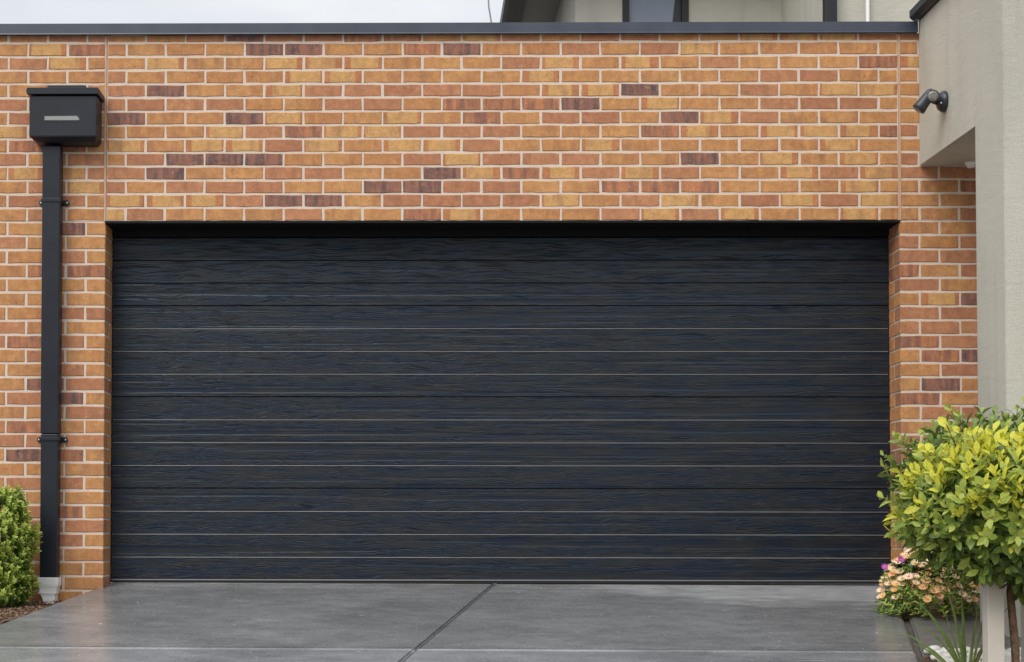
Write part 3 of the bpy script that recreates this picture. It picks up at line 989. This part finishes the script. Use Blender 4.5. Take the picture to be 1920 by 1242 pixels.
# ------------------------------------------------------------------ plants
def leaf_verts(Ln, W, curl=0.18, fold=0.25):
    """12-triangle obovate leaf along +Y, face up +Z"""
    pts = [(0, 0, 0)]
    for f, w in ((0.2, 0.5), (0.5, 1.0), (0.8, 0.7)):
        z = -curl * Ln * f * f
        pts += [(-W / 2 * w, Ln * f, z + fold * W / 2 * w), (0, Ln * f, z), (W / 2 * w, Ln * f, z + fold * W / 2 * w)]
    pts.append((0, Ln, -curl * Ln * 1.0))
    tris = [(0, 2, 1), (0, 3, 2)]
    for k in (1, 4):
        a, m_, c_ = k, k + 1, k + 2
        tris += [(a, m_, m_ + 3), (a, m_ + 3, a + 3), (m_, c_, c_ + 3), (m_, c_ + 3, m_ + 3)]
    tris += [(7, 8, 10), (8, 9, 10)]
    return pts, tris

def leaf_mesh(name, Ln, W, mt, curl, fold):
    p, t = leaf_verts(Ln, W, curl, fold)
    me = bpy.data.meshes.new(name)
    me.from_pydata(p, [], t)
    me.materials.append(mt)
    for q in me.polygons:
        q.use_smooth = True
    return me

def orient(direction, up_hint, roll):
    d = Vector(direction).normalized()
    s = d.cross(Vector(up_hint))
    if s.length < 1e-3:
        s = d.cross(Vector((1, 0.3, 0)))
    s.normalize()
    n = s.cross(d)
    M = Matrix((( s.x, d.x, n.x), (s.y, d.y, n.y), (s.z, d.z, n.z)))
    return M @ Matrix.Rotation(roll, 3, 'Y')

def join_leaves(name, leaves, mats, Ln, W, parent, tri4=False):
    """leaves: (pos, M3, scale, material index)"""
    vs, fs, mi = [], [], []
    variants = [leaf_verts(Ln, W, c_, f_) for c_, f_ in ((0.1, 0.2), (0.25, 0.35), (0.35, 0.15))]
    if tri4:
        variants = [([(0, 0, 0), (-W / 2, Ln * 0.5, 0.1 * W), (0, Ln * 0.55, -0.05 * W), (W / 2, Ln * 0.5, 0.1 * W), (0, Ln, -0.1 * Ln)], [(0, 2, 1), (0, 3, 2), (1, 2, 4), (2, 3, 4)])]
    for k, (p, M, s, m_) in enumerate(leaves):
        P, T = variants[k % len(variants)]
        o_ = len(vs)
        vs += [tuple(p + M @ (Vector(q) * s)) for q in P]
        fs += [tuple(i + o_ for i in t_) for t_ in T]
        mi += [m_] * len(T)
    me = bpy.data.meshes.new(name)
    me.from_pydata(vs, [], fs)
    for mm in mats:
        me.materials.append(mm)
    me.polygons.foreach_set('material_index', mi)
    me.polygons.foreach_set('use_smooth', [True] * len(fs))
    return obj(name, me, parent)

TREEMATS = [L_YEL, L_LIME, L_GRN, L_DRK]
def topiary(label, centre, rad, base_z, nclus, weights, n_parts, seed, Ln=0.069, W=0.034, trunk_x=0.0, droop=0.0):
    rg = random.Random(seed)
    C = Vector(centre)
    root = thing('topiary_tree', label, 'topiary tree', (C.x + trunk_x, C.y, base_z), 'clipped topiary trees')
    o0 = Vector(root.location)
    camp = Vector((0, -9.48, 0.28))
    # trunk with limbs
    bm = bmesh.new()
    tb = Vector((C.x + trunk_x, C.y, base_z)) - o0
    tt = C - Vector((0, 0, rad[2] * 0.75)) - o0
    add_tube(bm, [tb, tb.lerp(tt, 0.4) + Vector((0.008, 0.004, 0)), tb.lerp(tt, 0.8) + Vector((-0.006, 0, 0)), tt + Vector((0, 0, 0.1))], [0.021, 0.018, 0.017, 0.014], 10)
    obj('trunk', finish(bm, 'trunk', BARK, True), root)
    for k in range(9):
        a = k * 2.4 + rg.uniform(-0.3, 0.3)
        q = Vector((math.cos(a) * rad[0], math.sin(a) * rad[1], rg.uniform(-0.55, 0.4) * rad[2]))
        bm = bmesh.new()
        p0 = tt + Vector((0, 0, rg.uniform(-0.04, 0.08)))
        p3 = C - o0 + q * 0.88
        add_tube(bm, [p0, p0.lerp(p3, 0.4) + Vector((0, 0, 0.03)), p0.lerp(p3, 0.75) + Vector((0, 0, 0.02)), p3], [0.011, 0.008, 0.005, 0.002], 6)
        obj('branch', finish(bm, 'branch', BARK, True), root)
    leaves = []
    for k in range(nclus):
        # even spread over the clipped form, plus an inner layer
        u = 1 - 2 * (k + 0.5) / nclus
        a = k * 2.39996 + rg.uniform(-0.2, 0.2)
        n = Vector((math.sqrt(max(0, 1 - u * u)) * math.cos(a), math.sqrt(max(0, 1 - u * u)) * math.sin(a), u))
        lump = 1.0 + 0.12 * noise.noise(n * 3.1 + Vector((seed, 0, 0)))
        sh = rg.uniform(0.86, 1.02) * lump if rg.random() < 0.7 else rg.uniform(0.5, 0.86)
        inner = sh < 0.86
        p = C + Vector((n.x * rad[0], n.y * rad[1], n.z * rad[2])) * sh
        p.z -= droop * max(0.0, n.x + 0.15) * (1 - n.z) * 0.5
        ax = (Vector((n.x / rad[0], n.y / rad[1], n.z / rad[2])).normalized() + Vector((0, 0, 0.55)) + Vector((rg.uniform(-.3, .3), rg.uniform(-.3, .3), rg.uniform(-.2, .2)))).normalized()
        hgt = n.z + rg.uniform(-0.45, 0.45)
        tip = rg.random()
        nl = rg.randint(5, 8)
        for j in range(nl):
            ang = j * 2.4 + rg.uniform(-0.4, 0.4)
            spread = 0.35 + 0.85 * (j / nl) + rg.uniform(-0.15, 0.15)
            side = ax.orthogonal().normalized()
            side = Matrix.Rotation(ang, 3, ax) @ side
            d = (ax * math.cos(spread) + side * math.sin(spread)).normalized()
            M = orient(d, ax, rg.uniform(-0.5, 0.5))
            s = rg.uniform(0.5, 1.22) * (0.75 if j < 2 else 1.0)
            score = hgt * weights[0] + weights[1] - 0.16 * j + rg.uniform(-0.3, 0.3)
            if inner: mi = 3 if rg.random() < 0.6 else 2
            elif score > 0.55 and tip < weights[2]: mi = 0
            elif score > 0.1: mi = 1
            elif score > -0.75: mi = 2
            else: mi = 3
            pos = p - ax * (0.012 * j) + d * 0.004
            leaves.append((pos, M, s, mi))
    for k in range(26):          # young shoots that stand proud of the clipped form
        a = rg.uniform(math.pi * 0.75, math.pi * 2.0); u = rg.uniform(-0.5, 0.95)
        n = Vector((math.sqrt(1 - u * u) * math.cos(a), math.sqrt(1 - u * u) * math.sin(a), u))
        p0 = C + Vector((n.x * rad[0], n.y * rad[1], n.z * rad[2])) * 0.8
        dr = (n + Vector((0, 0, 0.5))).normalized()
        p1 = p0 + dr * rg.uniform(0.10, 0.19)
        bm = bmesh.new()
        add_tube(bm, [p0 - o0, p0.lerp(p1, 0.5) - o0 + Vector((0, 0, 0.006)), p1 - o0], [0.003, 0.0022, 0.0014], 5)
        obj('shoot', finish(bm, 'shoot', BARK, True), root)
        for j in range(5):
            side = Matrix.Rotation(j * 2.4, 3, dr) @ dr.orthogonal().normalized()
            d = (dr * 0.7 + side * 0.7).normalized()
            leaves.append((p0.lerp(p1, 0.55 + 0.11 * j), orient(d, dr, rg.uniform(-.5, .5)), rg.uniform(0.5, 1.1), (0 if u > 0.1 and weights[1] > 0 else 1) if j > 2 else (1 if weights[1] > 0 else 2)))
    # the leaves that show largest become parts of their own
    def vis(l):
        p = l[0]
        d = p - C
        face = (-d.y / rad[1]) * 0.6 + (Vector((d.x / rad[0], d.y / rad[1], d.z / rad[2])).length)
        px = (p.x) / (p.y + 9.48)
        return face - (3 if px > 0.395 else 0)
    leaves.sort(key=vis, reverse=True)
    protos = [[leaf_mesh('leaf', Ln, W, mm, c_, f_) for c_, f_ in ((0.1, 0.2), (0.25, 0.35), (0.35, 0.15))] for mm in TREEMATS]
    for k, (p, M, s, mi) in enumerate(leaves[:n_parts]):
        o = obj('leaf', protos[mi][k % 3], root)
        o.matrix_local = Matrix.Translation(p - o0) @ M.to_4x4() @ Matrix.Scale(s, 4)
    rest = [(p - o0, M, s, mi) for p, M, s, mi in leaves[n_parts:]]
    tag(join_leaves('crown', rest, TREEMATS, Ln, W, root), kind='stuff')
    return root

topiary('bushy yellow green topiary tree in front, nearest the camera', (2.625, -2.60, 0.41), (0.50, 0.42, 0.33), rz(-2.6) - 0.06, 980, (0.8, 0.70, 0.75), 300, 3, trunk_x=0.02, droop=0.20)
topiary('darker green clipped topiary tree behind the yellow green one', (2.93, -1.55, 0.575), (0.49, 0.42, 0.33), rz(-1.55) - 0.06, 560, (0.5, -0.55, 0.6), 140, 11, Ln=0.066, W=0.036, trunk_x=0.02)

# clipped box shrub by the left pier
def box_shrub():
    rg = random.Random(21)
    root = thing('box_shrub', 'small leaved green box shrub beside the downpipe at left edge', 'shrub', (-2.46, -0.36, -0.15))
    o0 = Vector(root.location)
    for k in range(16):
        a = k * 2.4
        bm = bmesh.new()
        e = Vector((math.cos(a) * 0.15 * rg.uniform(0.3, 1), math.sin(a) * 0.15 * rg.uniform(0.3, 1), rg.uniform(0.38, 0.62)))
        add_tube(bm, [(0, 0, 0), e * 0.5 + Vector((e.x * 0.2, e.y * 0.2, 0)), e], [0.008, 0.005, 0.002], 5)
        obj('stem', finish(bm, 'stem', BARK, True), root)
    leaves = []
    # upright twigs carry paired leaves; twig tips are paler
    for k in range(1500):
        a = rg.uniform(0, 2 * math.pi)
        zz = rg.uniform(0.02, 0.68)
        prof = 0.196 * (1.0 - 0.35 * max(0, (zz - 0.35) / 0.3) ** 2) * (0.82 + 0.18 * min(1, zz / 0.15))
        rr = prof * (math.sqrt(rg.uniform(0.45, 1.0))) * (1 + 0.26 * noise.noise(Vector((math.cos(a) * 2, math.sin(a) * 2, zz * 6))))
        if rg.random() < 0.10: rr *= rg.uniform(1.05, 1.15)
        p = Vector((math.cos(a) * rr, math.sin(a) * rr, zz))
        outer = rr / prof
        ax = Vector((math.cos(a) * 0.6, math.sin(a) * 0.6, 0.75 + rg.uniform(-0.3, 0.3))).normalized()
        nn = rg.randint(12, 18)
        for j in range(nn):
            q = p + ax * (0.0045 * j - 0.02)
            side = Matrix.Rotation(j * 1.57 + rg.uniform(-.3, .3), 3, ax) @ ax.orthogonal().normalized()
            d = (ax * 0.6 + side * 0.8).normalized()
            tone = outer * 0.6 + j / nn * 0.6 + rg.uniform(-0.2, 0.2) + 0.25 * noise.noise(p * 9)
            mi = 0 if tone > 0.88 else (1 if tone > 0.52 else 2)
            leaves.append((q, orient(d, ax, rg.uniform(-.4, .4)), rg.uniform(0.7, 1.2), mi))
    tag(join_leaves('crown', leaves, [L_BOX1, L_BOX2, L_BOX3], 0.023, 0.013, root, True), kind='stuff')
box_shrub()

# daisy bush
def daisy_bush():
    rg = random.Random(5)
    bx, by = 2.90, -0.70
    root = thing('daisy_bush', 'low bush of peach daisies at the right edge of the drive', 'flower bush', (bx, by, rz(by) - 0.04))
    o0 = Vector(root.location)
    rx, ry, hz = 0.265, 0.24, 0.35
    leaves = []
    for k in range(900):
        a = rg.uniform(0, 2 * math.pi); zz = rg.uniform(0.0, 1.0)
        rr = math.sqrt(max(0.05, 1 - zz * zz)) * math.sqrt(rg.uniform(0.4, 1)) * 1.04
        p = Vector((math.cos(a) * rr * rx, math.sin(a) * rr * ry, zz * hz + 0.01))
        ax = Vector((math.cos(a) * 0.7, math.sin(a) * 0.7, 0.7)).normalized()
        for j in range(7):
            side = Matrix.Rotation(j * 2.4, 3, ax) @ ax.orthogonal().normalized()
            d = (ax * 0.5 + side * 0.8).normalized()
            mi = rg.choice((0, 0, 1, 1, 2)) if rr > 0.65 else 2
            leaves.append((p + ax * 0.006 * j, orient(d, ax, rg.uniform(-.4, .4)), rg.uniform(0.7, 1.2), mi))
    tag(join_leaves('foliage', leaves, [L_BOX1, L_BOX2, L_BOX3], 0.030, 0.011, root, True), kind='stuff')
    def flower_meshes(pm):
        out = []
        for cup in (0.12, 0.35, 0.6):
            vs, fs = [], []
            for k in range(14):
                a = 2 * math.pi * k / 14
                ca, sa = math.cos(a), math.sin(a)
                w = 0.0042
                o_ = len(vs)
                for rr, ww, zz in ((0.004, 0.5, 0.0), (0.014, 1.0, cup * 0.010), (0.0225, 0.55, cup * 0.024)):
                    for s_ in (-1, 1):
                        vs.append((ca * rr - sa * w * ww * s_, sa * rr + ca * w * ww * s_, zz + 0.0003 * (k % 2)))
                fs += [(o_, o_ + 1, o_ + 3, o_ + 2), (o_ + 2, o_ + 3, o_ + 5, o_ + 4)]
            me = bpy.data.meshes.new('flower')
            me.from_pydata(vs, [], fs)
            me.materials.append(pm)
            out.append(me)
        return out
    fm = {'a': flower_meshes(PETAL), 'b': flower_meshes(PETAL2), 'p': flower_meshes(PETALP)}
    bm = bmesh.new()
    add_lathe(bm, (0, 0, -0.001), (0, 0, 1), [(0.0062, 0), (0.0066, 0.002), (0.0035, 0.0045)], 10)
    disc = finish(bm, 'disc', DISC, True)
    spots = []
    tries = 0
    while len(spots) < 68 and tries < 4000:
        tries += 1
        a = rg.uniform(math.pi * 0.85, math.pi * 1.95); zz = rg.uniform(0.12, 1.0) ** 0.8
        if math.cos(a) > 0.35 and rg.random() < 0.45: continue
        rr = math.sqrt(max(0.03, 1 - zz * zz * 0.93)) * 1.06
        p = Vector((math.cos(a) * rr * rx, math.sin(a) * rr * ry, zz * hz + 0.03))
        if all((p - q).length > 0.029 for q in spots):
            spots.append(p)
    for k, p in enumerate(spots):
        kind = 'a' if rg.random() < 0.62 else 'b'
        d = (p - Vector((0, 0, 0.05))).normalized() * 0.5 + Vector((rg.uniform(-.4, .4), -0.45, 0.7))
        q = d.to_track_quat('Z', 'Y')
        f = obj('flower', fm[kind][k % 3], root, p)
        f.rotation_mode = 'QUATERNION'; f.rotation_quaternion = q
        s = rg.uniform(0.85, 1.3); f.scale = (s, s, s)
        obj('disc', disc, f)
    for k, (dx, dz) in enumerate(((-0.29, 0.285), (-0.20, 0.325))):
        p = Vector((dx, -0.12, dz))
        f = obj('flower', fm['p'][k % 3], root, p)
        tag(f, 'purple daisy flower')
        f.rotation_euler = (R(60), R(-10 + 12 * k), 0)
        f.scale = (0.85, 0.85, 0.85)
        obj('disc', disc, f)
        bm = bmesh.new()
        add_tube(bm, [(dx + 0.09, -0.05, 0.08), (dx + 0.05, -0.09, dz * 0.6), p], [0.003, 0.0022, 0.0016], 6)
        obj('stem', finish(bm, 'stem', L_BOX2, True), root)
daisy_bush()

# strap-leaved plant at the foot of the post
def strap_plant():
    rg = random.Random(9)
    bx, by = 2.515, -2.36
    bz = rz(by) - 0.06
    root = thing('strap_plant', 'tuft of long strappy leaves with dry brown tips by the post', 'plant', (bx, by, bz))
    specs = [(-0.26, 0.52, 0.18), (-0.20, 0.46, 0.1), (-0.30, 0.34, 0.16), (-0.15, 0.58, 0.05), (-0.10, 0.36, 0.0), (-0.24, 0.26, 0.12), (0.05, 0.42, 0.02), (0.12, 0.33, 0.05),
             (-0.06, 0.50, 0.02), (0.16, 0.46, 0.1), (-0.34, 0.44, 0.22), (-0.03, 0.3, 0.0), (0.08, 0.54, 0.0), (-0.18, 0.22, 0.14), (0.2, 0.24, 0.1)]
    for k, (dx, hh, droop) in enumerate(specs):
        w = rg.uniform(0.006, 0.010)
        dy = rg.uniform(-0.12, 0.06)
        vs, fs = [], []
        n = 9
        pts = []
        for i in range(n + 1):
            f = i / n
            pts.append(Vector((dx * f ** 1.3 + rg.uniform(-0.002, 0.002), dy * f + 0.02 * math.sin(k), hh * (f - droop * 1.2 * f ** 3))))
        for i, p in enumerate(pts):
            t_ = (pts[min(i + 1, n)] - pts[max(i - 1, 0)]).normalized()
            s_ = t_.cross(Vector((0.25 * math.sin(k * 2.1), -1, 0.2))).normalized()
            ww = w * (1 - (i / n) ** 2.2) * (0.75 + 0.25 * min(1, i / 3)) + 0.0008
            nn = s_.cross(t_)
            vs += [tuple(p - s_ * ww), tuple(p + nn * ww * 0.5), tuple(p + s_ * ww)]
        for i in range(n):
            a = i * 3
            fs += [(a, a + 1, a + 4, a + 3), (a + 1, a + 2, a + 5, a + 4)]
        me = bpy.data.meshes.new('leaf')
        me.from_pydata(vs, [], fs)
        me.materials.append(L_BROWN if k in (7, 14) else L_STRAP)
        for q in me.polygons: q.use_smooth = True
        o = obj('leaf', me, root)
        o.rotation_euler = (0, 0, rg.uniform(-0.3, 0.3))
strap_plant()

# painted posts
def post(label, x, y, w, top, tilt):
    bz = rz(y) - 0.12
    root = thing('post', label, 'post', (x, y, bz))
    root.rotation_euler = (0, tilt, 0)
    me = box_mesh('shaft', POSTM, -w / 2, w / 2, -w / 2, w / 2, 0, top - bz - 0.012, 0.004)
    obj('shaft', me, root)
    bm = bmesh.new()
    h = top - bz
    add_prism(bm, [(-w / 2, h - 0.0118), (w / 2, h - 0.0118), (w / 2 - 0.006, h), (-w / 2 + 0.006, h)], 'y', -w / 2, w / 2)
    obj('post_top', finish(bm, 'post_top', POSTM), root)
post('off white square timber post below the topiary crown', 2.548, -2.60, 0.072, 0.14, 0.0)
post('narrow off white post at the right edge of the frame', 2.76, -2.45, 0.05, 0.12, 0.0)

# white pebbles
def pebbles():
    rg = random.Random(31)
    meshes = []
    for k in range(6):
        bm = bmesh.new()
        bmesh.ops.create_icosphere(bm, subdivisions=2, radius=1.0)
        for vv in bm.verts:
            n = vv.co.normalized()
            vv.co = n * (1 + 0.16 * noise.noise(n * 1.6 + Vector((k * 5.0, 0, 0))))
            vv.co.z *= 0.62; vv.co.x *= 1.15
        meshes.append(finish(bm, 'pebble', PEB, True))
    pos = []
    for it in range(9000):
        y = rg.uniform(-2.18, -1.82)
        x = rg.uniform(lx(3.02, y) + 0.03, 3.25)
        s = rg.uniform(0.026, 0.046)
        if all((x - a) ** 2 + (y - b_) ** 2 > ((s + c_) * 0.86) ** 2 for a, b_, c_ in pos):
            pos.append((x, y, s))
        if len(pos) > 130: break
    for k, (x, y, s) in enumerate(pos):
        o = obj('pebble', meshes[k % 6], None, (x, y, rz(y) + 0.003 + s * 0.40))
        o.scale = (s, s * rg.uniform(0.75, 1.0), s)
        o.rotation_euler = (rg.uniform(-.25, .25), rg.uniform(-.25, .25), rg.uniform(0, 6.28))
        tag(o, 'smooth white pebble in the bed beside the drive', 'pebble', 'white pebbles in the bed')
pebbles()

# bark chips on the left bed
def mulch():
    rg = random.Random(77)
    vs, fs = [], []
    for k in range(2600):
        y = rg.uniform(-1.5, -0.02)
        x = rg.uniform(-2.75, lx(-1.93, y))
        z = soil_z(x, y) + rg.uniform(0.0, 0.016)
        L_, W_, T_ = rg.uniform(0.008, 0.03), rg.uniform(0.003, 0.009), rg.uniform(0.001, 0.003)
        M = Matrix.Rotation(rg.uniform(0, 6.28), 3, 'Z') @ Matrix.Rotation(rg.uniform(-.5, .5), 3, 'Y') @ Matrix.Rotation(rg.uniform(-.5, .5), 3, 'X')
        o_ = len(vs)
        for a in (-1, 1):
            for b_ in (-1, 1):
                for c_ in (-1, 1):
                    vs.append(tuple(Vector((x, y, z)) + M @ Vector((a * L_ * (0.6 if b_ > 0 else 0.5), b_ * W_ / 2, c_ * T_))))
        fs += [tuple(o_ + i for i in f) for f in ((0, 1, 3, 2), (4, 6, 7, 5), (0, 4, 5, 1), (2, 3, 7, 6), (0, 2, 6, 4), (1, 5, 7, 3))]
    me = bpy.data.meshes.new('mulch')
    me.from_pydata(vs, [], fs)
    mm, t, b = mat('bark_chip')
    n = noise_tex(t, world_pos(t), 45.0, 2)
    c_ = ramp(t, n, [(0.3, lin(58, 40, 30)), (0.5, lin(104, 78, 58)), (0.72, lin(178, 152, 124))])
    t.links.new(c_, b.inputs['Base Color'])
    b.inputs['Roughness'].default_value = 0.8
    me.materials.append(mm)
    tag(obj('mulch', me), 'damp brown bark mulch in the left garden bed', 'mulch', kind='stuff')
mulch()
